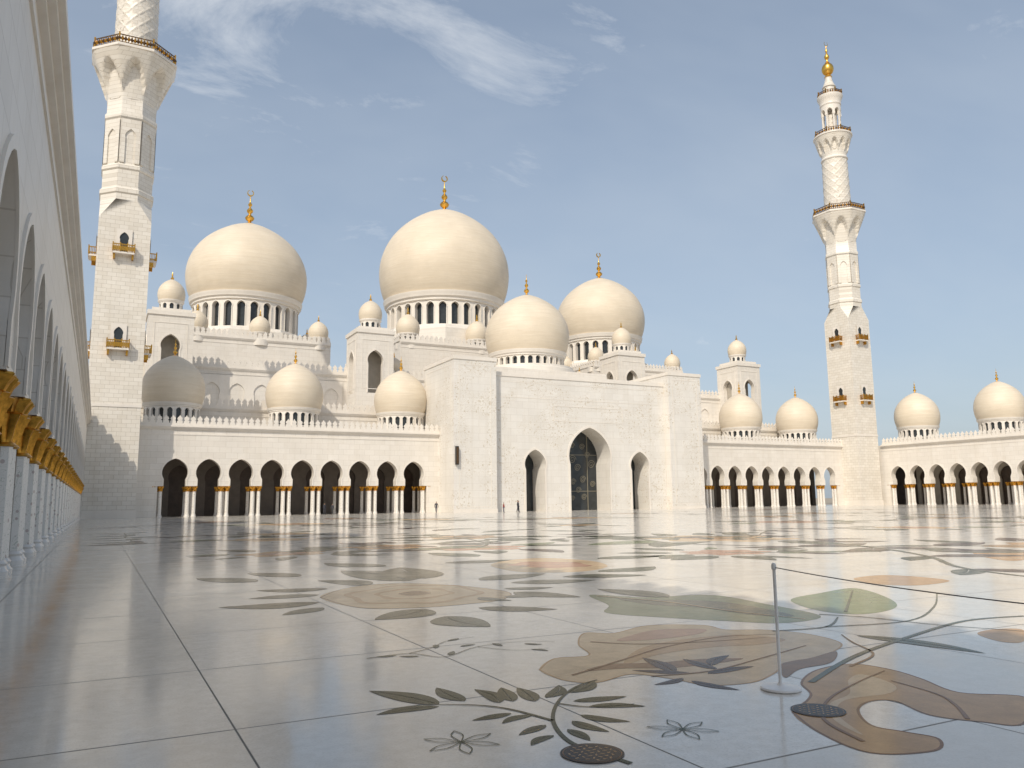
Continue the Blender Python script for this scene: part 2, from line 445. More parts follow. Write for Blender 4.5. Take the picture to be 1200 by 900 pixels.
# --- square belvedere towers
for cx in (9.2, 44.0, 101.5, 135.2):
    mb = MB(); cy = 143.4; h = 3.5
    mb.box(cx - h, cx + h, cy - h, cy + h, 0, 21.5, M_WALL)
    for Fm, c in ((FY(cy - h), cx), (FXm(cx - h), cy), (FXp(cx + h), cy)):
        bay(mb, Fm, c - h + .002, 2 * h - .004, 21.5, 32.6, 1.35, 27.6, 1.5, .25, 1.0, M_WALL, 8, .25, .08, M_TRIM)
        frame(mb, Fm, c - 2.6, c + 2.6, 22.2, 31.4, .12, .05, M_TRIM)
    mb.box(cx - h + 1.1, cx + h - 1.1, cy - h + 3.0, cy + h, 21.5, 32.6, M_TOWIN)
    mb.box(cx - h - .2, cx + h + .2, cy - h - .2, cy + h + .2, 32.6, 33.3, M_TRIM)
    mb.box(cx - h + .5, cx + h - .5, cy - h + .5, cy + h - .5, 33.3, 33.9, M_TRIM)
    mb.obj('belvedere_tower', mosque)
    turret('tower_cupola', mosque, cx, cy, 33.8, 39.6, 2.2)

# --- turrets around domes
for cx in (26.4, 116.3):
    for dx, dy in ((0, 158.6), (-11.5, 158.8), (11.5, 158.8), (-12.2, 172), (12.2, 172)):
        turret('roof_cupola', mosque, cx + dx, dy, 33.2, 38.2, 2.0)
for dx, dy in ((0, 156), (-16, 156), (16, 156), (-17, 172), (17, 172)):
    turret('roof_cupola', mosque, 72 + dx, dy, 34.5, 40.9, 2.5)
for x, y in ((50.5, 148.5), (93.5, 148.5)):
    turret('roof_cupola', mosque, x, y, 25.6, 30, 1.7)
# --- roof domes of the front arcade
for x in (9.0, 26.6, 44.1, 101.5, 118.8, 135.0):
    dome('arcade_dome', mosque, x, 126, 12.3, 16.2, 23.5, 4.4, 20, 2.6, 48)

# ================================================================== SIDE ARCADES
def side_arcade(F, n, s_end, domes_x, domes_y, far):
    root = empty('side_arcade'); mb = MB(); cb = MB()
    sl = [s_end - BW * (i + 1) for i in range(n)]; s0 = sl[-1]
    arcade(mb, cb, F, sl, inner=5.5, small=far)
    cornice(mb, F, s0, s_end + 1.2, 12.4, .5)
    crenel(mb, F, s0, s_end + 1.0, 12.45, -.3, M_TRIM)
    mb.fbox(F, s_end, s_end + 8, 0, 12.36, 0, 1.29, M_WALL)
    mb.fbox(F, s0, s_end + 12, 11.9, 12.38, 1.3, 13.5, M_WALL)
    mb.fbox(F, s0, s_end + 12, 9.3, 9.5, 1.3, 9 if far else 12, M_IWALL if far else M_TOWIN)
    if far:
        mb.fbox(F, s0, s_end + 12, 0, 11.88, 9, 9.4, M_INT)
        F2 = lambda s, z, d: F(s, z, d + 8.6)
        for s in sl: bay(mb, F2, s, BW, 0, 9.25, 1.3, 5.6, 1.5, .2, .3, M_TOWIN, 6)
    else:
        mb.fbox(F, s0, s_end + 12, 0, 11.9, 12, 12.4, M_WALL)
    mb.obj('arcade_walls', root); cb.obj('arcade_columns', root)
    for y in domes_y: dome('arcade_dome', root, domes_x, y, 12.3, 16.2, 23.5, 4.4, 20, 2.6, 48)
    return root
side_arcade(FXp(-1.7), 33, 112.6, -8.4, (94.5, 60, 25.5), False)
side_arcade(FXm(146.2), 24, 112.6, 153.2, (110.2, 92.6, 75.5, 58.4), True)

# ================================================================== MINARETS
def minaret(x, y):
    root = empty('minaret'); mb = MB(); h = 3.15
    # square shaft, bevelled corner moulding
    mb.box(x - h, x + h, y - h, y + h, 0, 39.2, M_MIN)
    mb.box(x - h - .12, x + h + .12, y - h - .12, y + h + .12, 0, 1.0, M_TRIM)
    mb.box(x - h - .08, x + h + .08, y - h - .08, y + h + .08, 14.2, 14.6, M_TRIM)
    # transition square -> octagon (chamfer)
    V = []; P0 = []; P1 = []
    for i in range(8):
        a = pi / 8 + i * pi / 4; r = h / cos(pi / 8)
        P1.append((x + r * cos(a), y + r * sin(a), 42.0))
    for i in range(8):
        a = pi / 8 + i * pi / 4
        sx = 1 if cos(a) > 0 else -1; sy = 1 if sin(a) > 0 else -1
        P0.append((x + sx * h, y + sy * h, 39.2))
    mb.add(P0 + P1, [(i, (i + 1) % 8, 8 + (i + 1) % 8, 8 + i) for i in range(8) if P0[i] != P0[(i + 1) % 8]] +
           [(i, 8 + (i + 1) % 8, 8 + i) for i in range(8) if P0[i] == P0[(i + 1) % 8]], M_MIN)
    c8 = cos(pi / 8)
    R8 = h / c8
    mb.lathe(x, y, [(R8, 42), (R8, 42.8), (R8 * 1.05, 43.0), (R8 * 1.05, 43.5), (R8 * .98, 43.8), (R8 * .98, 46.2), (R8 * 1.03, 46.4), (R8 * 1.03, 46.8), (R8 * .96, 47.1), (R8 * .96, 53.4), (R8 * 1.03, 53.7), (R8 * 1.03, 54.2), (R8 * .97, 54.5), (R8 * .97, 56.4)], 8, M_MIN, rot=pi / 8)
    # arched niches on each octagon face
    ri = R8 * .96 * c8
    for i in range(8):
        a = i * pi / 4; w = 2 * R8 * .96 * sin(pi / 8) - .06
        Fn = lambda s, z, d, a=a: (x + (ri + .18 - d) * cos(a) - s * sin(a), y + (ri + .18 - d) * sin(a) + s * cos(a), z)
        bay(mb, Fn, -w / 2, w, 47.2, 53.4, .62, 51.0, .68, .5, .18, M_MIN, 6, back=False)
    # flared arched corbel gallery
    r0, r1 = R8 * .97, 5.55
    def rf(a, z, r):
        t = (z - 56.4) / 6.2
        b = (((a - pi / 8) % (pi / 4)) / (pi / 4)) * 2 - 1
        ta = .12 + .62 * (1 - abs(b) ** 1.7)
        q = max(0, min(1, (t - ta) / .10)); q = q * q * (3 - 2 * q)
        ro = r0 + (r1 - r0) * (t ** 1.15)
        ri_ = r0 * .98 + (r1 - r0) * .32 * t
        o = c8 / cos(((a - pi / 8) % (pi / 4)) - pi / 8)
        return (ri_ + (ro - ri_) * q) * (o * .5 + .5)
    mb.lathe(x, y, [(0, 56.4 + 6.2 * i / 24) for i in range(25)], 96, M_MIN, rf, rot=0)
    mb.lathe(x, y, [(5.45, 62.6), (5.75, 62.75), (5.75, 63.1), (5.6, 63.15), (3, 63.2)], 8, M_TRIM, rot=pi / 8)
    # railing
    def railing(r, z, hh, seg, posts):
        mb.lathe(x, y, [(r - .06, z + hh - .12), (r + .06, z + hh - .12), (r + .06, z + hh), (r - .06, z + hh), (r - .06, z + hh - .12)], seg, M_RAIL, rot=pi / 8, cap=False)
        mb.lathe(x, y, [(r - .05, z + .1), (r + .05, z + .1), (r + .05, z + .2), (r - .05, z + .2), (r - .05, z + .1)], seg, M_RAIL, rot=pi / 8, cap=False)
        for i in range(seg):
            a0 = pi / 8 + 2 * pi * i / seg; a1 = pi / 8 + 2 * pi * (i + 1) / seg
            p0 = Vector((x + r * cos(a0), y + r * sin(a0), z)); p1 = Vector((x + r * cos(a1), y + r * sin(a1), z))
            for j in range(posts):
                p = p0.lerp(p1, j / posts); w = .10 if j == 0 else .05; e = .25 if j == 0 else -.05
                mb.box(p.x - w, p.x + w, p.y - w, p.y + w, z, z + hh + e, M_RAIL if j % 2 else M_GOLDD)
                mb.lathe(p.x, p.y, [(.03, z + .3), (.25, z + hh * .5), (.03, z + hh - .2)], 6, M_GOLDD if j % 2 else M_RAIL)
    railing(5.45, 63.15, 1.25, 8, 11)
    # round shaft with diagonal lattice ridges
    def rs(a, z, r):
        l1 = max(0, 1 - abs(((5 * a / pi * 1.0 + (z) * .55) % 1) - .5) * 9)
        l2 = max(0, 1 - abs(((5 * a / pi * 1.0 - (z) * .55) % 1) - .5) * 9)
        return r + .11 * max(l1, l2)
    mb.lathe(x, y, [(3.0, 63.2), (3.0, 64.4), (2.8, 64.6)], 32, M_TRIM)
    mb.lathe(x, y, [(2.72 - .12 * i / 70, 64.6 + 11.2 * i / 70) for i in range(71)], 120, M_MIN, rs)
    mb.lathe(x, y, [(2.75, 75.8), (2.85, 76.0), (2.75, 76.2), (2.62, 76.5)], 32, M_TRIM)
    def rf2(a, z, r):
        t = (z - 76.5) / 4.6; b = ((a % (pi / 6)) / (pi / 6)) * 2 - 1
        ta = .15 + .55 * (1 - abs(b) ** 1.7); q = max(0, min(1, (t - ta) / .12)); q = q * q * (3 - 2 * q)
        return 2.6 + .35 * t + q * (.1 + 1.0 * t - .1 * t)
    mb.lathe(x, y, [(0, 76.5 + 4.6 * i / 20) for i in range(21)], 96, M_MIN, rf2)
    mb.lathe(x, y, [(3.9, 81.1), (4.1, 81.2), (4.1, 81.5), (3.9, 81.55), (2, 81.6)], 32, M_TRIM)
    railing(3.85, 81.5, 1.1, 8, 6)
    # lantern of slender columns
    mb.lathe(x, y, [(2.4, 81.55), (2.4, 82.3), (2.25, 82.4)], 24, M_TRIM)
    for i in range(8):
        a = i * pi / 4 + .2
        mb.lathe(x + 1.85 * cos(a), y + 1.85 * sin(a), [(.3, 82.3), (.24, 82.7), (.22, 86.0), (.34, 86.4)], 8, M_TRIM)
    mb.lathe(x, y, [(1.15, 82.3), (1.15, 86.5)], 16, M_MIN)
    Fc = lambda s, z, d: (x + (2.15 - d) * cos(s / 2.15 + .2), y + (2.15 - d) * sin(s / 2.15 + .2), z)
    w = 2 * pi * 2.15 / 8
    for i in range(8): bay(mb, Fc, i * w, w, 86.3, 88.6, .55, 87.0, .6, .3, .5, M_TRIM, 5)
    mb.lathe(x, y, [(2.15, 88.6), (2.3, 88.9), (2.2, 89.4), (2.5, 90.2), (2.75, 90.8), (2.75, 91.1), (1.6, 91.15)], 24, M_TRIM)
    railing(2.6, 91.1, .9, 8, 4)
    mb.lathe(x, y, [(1.35, 91.1), (1.3, 93.2), (1.5, 93.4), (1.3, 93.7), (.95, 94.6), (.7, 95.6), (.75, 95.8)], 24, M_MIN)
    # gold top
    mb.lathe(x, y, [(.75, 95.8), (.85, 96.0), (.5, 96.3), (.6, 96.5)], 20, M_GOLD)
    mb.lathe(x, y, [(max(.06, 1.3 * sin(pi * i / 12)), 97.9 - 1.5 * cos(pi * i / 12)) for i in range(13)], 24, M_GOLD)
    mb.lathe(x, y, [(.35, 99.3), (.5, 99.5), (.22, 99.8), (.2, 100.2), (.5, 100.6), (.55, 101.0), (.3, 101.5), (.14, 101.9), (.28, 102.3), (.2, 102.7), (.08, 103.0), (.05, 103.6)], 14, M_GOLD)
    V = []; n = 16
    for i in range(n + 1):
        a = radians(115) + radians(310) * i / n; w2 = .06 + .16 * sin(pi * i / n)
        for q in (.6, .6 - w2): V.append((x + q * cos(a), y, 104.1 + q * sin(a)))
    mb.add(V, [(2 * i, 2 * i + 1, 2 * i + 3, 2 * i + 2) for i in range(n)], M_GOLD)
    mb.obj('shaft', root)
    # small gilded balconies with arched windows
    gb = MB()
    for k in range(4):
        a = k * pi / 2 - pi / 2
        Fb = lambda s, z, d, a=a: (x + (h - d) * cos(a) - s * sin(a), y + (h - d) * sin(a) + s * cos(a), z)
        for z in (21.6, 34.4):
            pts = outline(.5, z + .3, z + 2.3, .56, .4, 6)
            gb.add([Fb(px, pz, -.012) for px, pz, _ in pts], [tuple(range(len(pts)))], M_GLASS)
            bay(gb, lambda s, zz, d: Fb(s, zz, d - .16), -.95, 1.9, z + .2, z + 3.5, .5, z + 2.3, .56, .4, .17, M_TRIM, 6, back=False)
            gb.fbox(Fb, -1.3, 1.3, z - .05, z + .18, -.95, 0, M_TRIM)
            for s in (-1.1, 1.1): gb.fbox(Fb, s - .12, s + .12, z - .7, z - .05, -.6, 0, M_GOLDD)
            gb.fbox(Fb, -1.35, 1.35, z + 1.1, z + 1.22, -1.0, -.9, M_GOLDD)
            for s in (-1.3, 1.3): gb.fbox(Fb, s - .05, s + .05, z + 1.1, z + 1.22, -.9, 0, M_GOLDD)
            for j in range(13):
                s = -1.29 + 2.58 * j / 12; e = .07 if j % 4 == 0 else .035
                gb.fbox(Fb, s - e, s + e, z + .18, z + 1.1 + (.3 if j % 4 == 0 else 0), -.95 - e, -.95 + e, M_GOLDD)
                if j < 12:
                    gb.fbox(Fb, s + .04, s + .17, z + .35, z + .9, -.96, -.94, M_GOLDD)
            for s in (-1.3, 1.3):
                for j in range(5): gb.fbox(Fb, s - .035, s + .035, z + .18, z + 1.1, -.19 * j - .1 - .035, -.19 * j - .1 + .035, M_GOLDD)
    gb.obj('gilded_balconies', root)
    return root
minaret(1.2, 117.0); minaret(142.0, 117.0)

# ================================================================== GROUND
mb = MB(); mb.add([(-3000, -3000, -.15), (3000, -3000, -.15), (3000, 3000, -.15), (-3000, 3000, -.15)], [(0, 1, 2, 3)], simple('sandy_ground_soil', (.36, .31, .24), .9, 0, .2, .02))
mb.obj('ground', smooth=False)

FIOR = 1.38
def floormat():
    m, nt, b = newmat('polished_marble_floor')
    g = nd(nt, 'ShaderNodeNewGeometry'); s = nd(nt, 'ShaderNodeSeparateXYZ'); nt.links.new(g.outputs['Position'], s.inputs[0])
    pos = g.outputs['Position']
    n1 = noise(nt, pos, .5, 5, .6, .3); n2 = noise(nt, pos, 7, 8, .75, .4); n3 = noise(nt, pos, 55, 4, .6)
    c = mixc(nt, maprange(nt, n1, .3, .7, 0, 1), (.81, .755, .67), (.87, .83, .76))
    c = mixc(nt, maprange(nt, n2, .4, .68, 0, .7), c, (.62, .56, .47))
    c = mixc(nt, maprange(nt, n3, .5, .72, 0, .55), c, (.50, .46, .39))
    P = 2.354
    def cell(o, off): return mth(nt, 'DIVIDE', mth(nt, 'SUBTRACT', o, off), P)
    fx = cell(s.outputs[0], .975); fy = cell(s.outputs[1], 13.35)
    cc = nd(nt, 'ShaderNodeCombineXYZ')
    nt.links.new(mth(nt, 'FLOOR', fx), cc.inputs[0]); nt.links.new(mth(nt, 'FLOOR', fy), cc.inputs[1])
    wn = nd(nt, 'ShaderNodeTexWhiteNoise'); wn.noise_dimensions = '2D'; nt.links.new(cc.outputs[0], wn.inputs['Vector'])
    c = mixc(nt, mth(nt, 'MULTIPLY', wn.outputs['Value'], .6), c, (.67, .62, .54))
    def dist(f): return mth(nt, 'MULTIPLY', mth(nt, 'SUBTRACT', .5, mth(nt, 'ABSOLUTE', mth(nt, 'SUBTRACT', mth(nt, 'FRACT', f), .5))), P)
    jx = maprange(nt, dist(fx), .006, .010, 1, 0); jy = maprange(nt, dist(fy), .008, .014, .9, 0)
    j = mth(nt, 'MAXIMUM', jx, jy)
    c = mixc(nt, mth(nt, 'MULTIPLY', j, .9), c, (.09, .08, .065))
    nt.links.new(c, b.inputs['Base Color'])
    r = maprange(nt, noise(nt, pos, 1.3, 5, .7), .3, .7, .08, .18)
    nt.links.new(mth(nt, 'ADD', r, mth(nt, 'MULTIPLY', j, .4)), b.inputs['Roughness'])
    b.inputs['IOR'].default_value = FIOR
    bp = nd(nt, 'ShaderNodeBump'); bp.inputs['Strength'].default_value = .05; bp.inputs['Distance'].default_value = .01
    nt.links.new(noise(nt, pos, 2.5, 3), bp.inputs['Height']); nt.links.new(bp.outputs[0], b.inputs['Normal'])
    return m
mb = MB(); mb.box(-14.2, 160, -40, 135, -.14, 0, floormat()); mb.obj('courtyard_floor', smooth=False)

# ---- inlaid flowers in the floor
def inlay(name, col, var=.16):
    m, nt, b = newmat(name)
    g = nd(nt, 'ShaderNodeNewGeometry'); pos = g.outputs['Position']
    n1 = noise(nt, pos, 3.5, 6, .65, .5); n2 = noise(nt, pos, 45, 3)
    c = mixc(nt, maprange(nt, n1, .3, .7, 0, 1), tuple(x * (1 - var) for x in col), tuple(min(1, x * (1 + var)) for x in col))
    c = mixc(nt, maprange(nt, n2, .5, .75, 0, .35), c, tuple(x * .65 for x in col))
    nt.links.new(c, b.inputs['Base Color']); b.inputs['IOR'].default_value = 1.13
    nt.links.new(maprange(nt, noise(nt, pos, 1.3, 5, .7), .3, .7, .1, .2), b.inputs['Roughness'])
    return m
I_OL = inlay('inlay_olive', (.045, .055, .025), .3); I_SL = inlay('inlay_slate', (.085, .10, .065), .3); I_TAN = inlay('inlay_tan', (.52, .31, .15))
I_TAN2 = inlay('inlay_tan_pale', (.66, .47, .28)); I_BR = inlay('inlay_brown', (.24, .12, .055)); I_PL = inlay('inlay_plum', (.05, .022, .025))
I_GR = inlay('inlay_green_pale', (.22, .26, .14)); I_DK = inlay('inlay_dark', (.025, .015, .012))
I_ROS = inlay('inlay_rose', (.52, .29, .19))
flr = MB(); lz = [0]
def leaf(x0, y0, x1, y1, wf=.3, mat=I_OL, rib=True):
    a = Vector((x0, y0)); b = Vector((x1, y1)); d = b - a; L = d.length
    if L < .02: return
    n = Vector((-d.y, d.x)) / L; lz[0] += 1; z = .008 + (lz[0] % 97) * .00003
    cur = random.uniform(-.12, .12) * L; N = 12; V = []
    for i in range(N + 1):
        t = i / N; w = wf * L * .5 * (sin(pi * t ** .8) ** .85) if 0 < t < 1 else 0
        c = a + d * t + n * cur * sin(pi * t); g = .018 * L if (rib and 0 < t < .9) else 0
        for q in (w, g * .3, -g * .3, -w): V.append(((c + n * q).x, (c + n * q).y, z))
    fs = []
    for i in range(N):
        p, q = 4 * i, 4 * (i + 1)
        fs += [(p + 1, p, q, q + 1), (p + 3, p + 2, q + 2, q + 3)]
    flr.add(V, fs, mat)
def closed(P, sub=6):
    out = []; n = len(P)
    for i in range(n):
        p0, p1, p2, p3 = P[i - 1], P[i], P[(i + 1) % n], P[(i + 2) % n]
        for j in range(sub):
            t = j / sub
            out.append(tuple(.5 * (2 * p1[k] + (p2[k] - p0[k]) * t + (2 * p0[k] - 5 * p1[k] + 4 * p2[k] - p3[k]) * t * t + (3 * p1[k] - p0[k] - 3 * p2[k] + p3[k]) * t ** 3) for k in range(2)))
    return out
def opened(P, sub=6): 
    return smoothprof(P, sub)
def poly(P, mat, z=.004, edge=None):
    Q = closed(P); n = len(Q)
    A = sum(Q[i - 1][0] * Q[i][1] - Q[i][0] * Q[i - 1][1] for i in range(n))
    if A < 0: Q = Q[::-1]
    vo, eo, fo, *_ = delaunay_2d_cdt([Vector(q) for q in Q], [], [list(range(n))], 1, 1e-5)
    fs = []
    for f in fo:
        a, b, c = [vo[i] for i in f[:3]]
        if (b.x - a.x) * (c.y - a.y) - (b.y - a.y) * (c.x - a.x) < 0: f = list(reversed(f))
        fs.append(tuple(f))
    flr.add([(v.x, v.y, z) for v in vo], fs, mat)
    if edge: strip(P + [P[0]], .022, edge, z + .0011, taper=False)
def strip(P, w, mat, z=.012, sub=6, taper=True):
    Q = [Vector(p) for p in opened(P, sub)]; V = []; n = len(Q)
    for i, p in enumerate(Q):
        d = (Q[min(n - 1, i + 1)] - Q[max(0, i - 1)]); d.normalize(); nn = Vector((-d.y, d.x)); ww = w * (1 - (.6 * i / n if taper else 0)) / 2
        V += [(p.x + nn.x * ww, p.y + nn.y * ww, z), (p.x - nn.x * ww, p.y - nn.y * ww, z)]
    flr.add(V, [(2 * i + 1, 2 * i + 3, 2 * i + 2, 2 * i) for i in range(n - 1)], mat)
def ell(cx, cy, rx, ry, rot, mat, z, n=36, wob=0, lob=5):
    flr.add([(cx + (rx * cos(t) * cos(rot) - ry * sin(t) * sin(rot)) * (1 + wob * cos(lob * t)), cy + (rx * cos(t) * sin(rot) + ry * sin(t) * cos(rot)) * (1 + wob * cos(lob * t)), z) for t in [2 * pi * i / n for i in range(n)]], [tuple(range(n))], mat)

sprig = [(2.52,6.21,2.17,6.95),(2.5,6.16,1.98,6.16),(2.74,6.21,2.72,6.77),(2.96,6.02,2.98,6.55),(3.08,6.01,3.21,6.49),(3.23,5.92,3.33,6.42),(3.37,5.98,3.69,6.32),(2.9,5.69,2.55,5.65),(3.02,5.57,2.71,5.47),(2.97,5.28,2.68,5.15),(2.89,5.03,2.64,4.9),(3.61,6.04,4.04,6.28),(3.5,5.77,3.97,5.69),(3.52,5.57,3.91,5.35),(3.33,5.39,3.55,5.05),(3.19,5.28,3.27,4.91),(3.05,5.11,3.04,4.8)]
for q in sprig: leaf(*q, .32, I_OL)
mid = [(3.33,13.39,1.78,13.62),(3.21,12.72,2.48,12.18),(3.6,14.5,2.38,14.55),(3.99,15.41,2.74,15.88),(4.8,15.6,4.22,17.2),(4.52,11.7,3.5,11),(5.26,11.4,6.2,10.6),(4.46,10.8,4.6,9.6),(6.8,13.6,7.7,13.3),(6.7,13,7.3,11.7),(6.2,12.4,7.1,12.2),(5.81,16,5.29,19.3),(6.3,16.3,6.8,19.4),(7.1,15.3,9,15.9),(7.4,14.5,9.1,14),(8.9,15,10.6,14.3),(5.82,12.6,6.1,11.9),(10.2,15.6,12.1,16),(8.3,20.1,10.3,20.1),(6.6,19.9,5.56,22),(3.03,17.6,2.03,19.2),(4.06,18.3,3.22,19.9),(12.4,19,14.7,18.9),(10.1,21.9,9.5,24.4)]
for i, q in enumerate(mid): leaf(*q, (.6 if i in (5, 7) else .45), I_SL if i % 3 else I_OL)
for q in [(4.89,6.23,5.05,6.95),(4.8,5.99,4.41,5.91),(5.11,6.02,5.72,6.06),(4.79,5.87,4.92,5.39),(5.31,6.12,5.37,6.7),(5.0,6.1,4.6,6.5),(5.4,6.3,5.9,6.6)]: leaf(*q, .26, I_PL)
leaf(8, 6.78, 8.2, 5.35, .22, I_SL); leaf(8.5, 10.9, 8.2, 12.6, .4, I_SL)
poly([(3.51,14.1),(4.2,15.2),(5,15.7),(5.77,15.4),(6.4,14.3),(6.6,13),(6,12.1),(5.32,11.9),(4.48,11.9),(3.69,12.4)], I_TAN2, .004, I_BR)
for k, mt in ((.78, I_TAN), (.70, I_TAN2), (.45, I_TAN), (.38, I_TAN2), (.18, I_BR)):
    ell(5.1, 13.75, 1.5 * k, 1.9 * k, -.5, mt, .0072 + (.8 - k) * .004, 40, .07, 6 if k > .4 else 4)
bigA = [(3.86,6.97),(4.26,7.37),(4.66,7.34),(4.91,7.95),(5.38,8.56),(5.68,8.37),(6.4,8.64),(7,8.3),(7,7.88),(7.4,7.61),(7.6,7.12),(7.4,6.47),(6.6,6.07),(6.2,6.05),(5.62,5.72),(5.2,5.56),(4.81,5.67),(4.71,6),(4.5,6.37),(4.04,6.24),(3.83,6.48)]
bigB = [(4.76,4.66),(5.29,4.97),(5.58,5.34),(6.1,5.64),(6.6,5.67),(6.7,5.32),(6.6,4.93),(6.4,4.44),(6.7,4.07),(5.93,3.64),(5.72,3.81),(5.57,4.11),(5.71,4.5),(5.54,4.6),(5.24,4.47),(4.97,4.14),(5.03,3.91),(5.08,3.7),(4.82,3.55),(4.44,3.72),(4.52,4.2)]
poly(bigA, I_TAN2, .004, I_TAN); poly(bigB, I_TAN, .0046, I_BR)
# petal veins and inner petals in the big flower
poly([(4.7,6.75),(5.3,7.0),(6.0,7.05),(6.6,6.9),(7.1,7.0),(6.9,7.5),(6.3,7.6),(5.6,7.5),(5.1,7.2)], I_TAN, .0062)
poly([(4.2,6.7),(4.6,6.6),(5.0,6.4),(5.5,6.35),(5.9,6.4),(5.5,6.6),(5.0,6.68),(4.6,6.85)], I_BR, .0068)
poly([(5.4,7.9),(5.9,7.75),(6.5,7.8),(6.8,8.05),(6.3,8.3),(5.8,8.15)], I_ROS, .0064)
poly([(4.72,4.0),(4.85,4.35),(5.2,4.7),(5.6,4.85),(6.0,5.2),(6.3,5.3),(6.2,4.9),(5.9,4.7),(5.4,4.72),(5.0,4.45)], I_TAN2, .0062)
poly([(5.6,5.55),(6.0,5.75),(6.5,5.82),(7.0,6.2),(6.5,6.08),(6.0,6.0)], I_BR, .0070)
for P in ([(4.0,6.6),(4.8,6.95),(5.6,7.3),(6.6,7.5),(7.3,7.3)], [(5.1,8.0),(5.5,7.6),(6.2,7.35),(7.0,7.2)], [(4.6,6.2),(5.2,6.1),(6.0,6.3),(7.0,6.6)], [(4.6,3.9),(4.8,4.4),(5.3,4.8),(6.0,5.1),(6.6,5.3)], [(5.7,3.9),(6.0,4.2),(6.2,4.5),(6.3,5.0)], [(6.5,5.6),(7.2,5.9),(7.6,6.5),(7.9,6.9)]):
    strip(P, .035, I_BR)
poly([(7.6,11.9),(8.2,11.1),(9.3,10.8),(9.2,9.4),(8.9,8.1),(8,7.9),(7.5,8.41),(7,9.1),(6.6,9.9),(7.1,10.6)], I_GR)
poly([(7.7,11.2),(8.3,10.6),(8.8,10.0),(8.8,9.1),(8.6,8.3),(8.2,8.6),(8.1,9.6),(7.7,10.3)], I_SL, .0063)
strip([(7.6,11.7),(8.1,10.4),(8.2,9.2),(8.5,8.0)], .06, I_TAN2)
poly([(9.9,9.6),(11,10),(12.1,10.2),(11.4,9),(10.5,8.15),(9.5,7.92),(9.3,8.52)], I_GR, .0044)
strip([(9.5,8.2),(10.4,8.9),(11.8,10)], .05, I_SL)
poly([(13.5,11.4),(14.7,11.5),(14.7,10.2),(13.5,9.9),(13,10.4)], I_TAN); poly([(9.3,6.15),(9.8,6.23),(10,6.03),(9.2,5.56),(9,5.7)], I_TAN)
poly([(9.03,18.8),(10.3,20.09),(11.4,20.1),(11.85,18.57),(11.3,16.86),(10.14,15.9),(9.11,16.07),(8.67,16.91)], I_TAN2)
ell(10.3, 18, .9, 1.1, .3, I_ROS, .0065, 30, .1, 5)
poly([(22.25,14.63),(23.85,14.88),(24.03,14.23),(20.84,12.37),(20.36,12.72)], I_TAN)
for P, w in (([(3.0,4.28),(2.94,4.57),(2.91,4.88),(3.07,5.35),(3.4,5.83),(3.79,6.19),(4.09,6.32)], .045), ([(3.07,5.35),(2.95,5.78),(2.78,6.03),(2.52,6.21)], .035), ([(3.36,5.76),(3.52,5.55),(3.87,5.45)], .025)):
    strip(P, w, I_OL)
strip([(2.58,8.36),(3.06,8.4),(3.31,8.03),(3.86,8.39),(4.43,8.43),(4.76,8.23)], .02, I_SL)
strip([(3.06,8.4),(3.4,8.6),(3.7,8.9),(4.1,9.0)], .016, I_SL); strip([(3.86,8.39),(4.1,8.0),(4.5,7.9)], .016, I_SL)
for x, y in ((2.7,8.4),(3.1,8.2),(3.4,8.1),(3.7,8.5),(4.1,8.5),(4.4,8.3),(3.5,8.75),(3.9,9.0),(4.3,7.95)):
    a = random.uniform(0, 6.28); leaf(x, y, x + .22 * cos(a), y + .22 * sin(a), .35, I_SL, False)
strip([(9.0,8.22),(9.3,7.7),(9.5,6.8),(9.9,5.96)], .05, I_OL)
strip([(5.65,5.3),(6.9,5.9),(8.3,6.36),(10.07,6.82),(11.15,6.69)], .06, I_SL, taper=False)
strip([(7.4,7.5),(8.2,7.4),(9.0,7.9)], .05, I_OL); strip([(8.2,7.4),(9.5,7.2),(11,7.9),(12.5,8.9)], .045, I_SL)
# thin star flowers
for cx, cy, r in ((2.27, 5.2, .27), (3.75, 4.71, .25)):
    for i in range(6):
        a = i * pi / 3 + .3
        strip([(cx, cy), (cx + r * cos(a + .25) * .6, cy + r * sin(a + .25) * .6), (cx + r * cos(a), cy + r * sin(a))], .009, I_SL, taper=False)
        strip([(cx, cy), (cx + r * cos(a - .25) * .6, cy + r * sin(a - .25) * .6), (cx + r * cos(a), cy + r * sin(a))], .009, I_SL, .0125, taper=False)
# drain covers with slot pattern
for cx, cy, r in ((2.9, 4.56, .205), (4.96, 4.6, .20)):
    ell(cx, cy, r, r, 0, I_DK, .016); ell(cx, cy, r * .93, r * .93, 0, I_BR, .0175); ell(cx, cy, r * .90, r * .90, 0, I_DK, .019)
    for i in range(-3, 4):
        for j in range(-3, 4):
            px = i * r * .23; py = j * r * .23
            if px ** 2 + py ** 2 < (r * .78) ** 2:
                ell(cx + px, cy + py, r * .085, r * .03, (i * 1.3 + j * 2.1), I_TAN, .0205, 10)
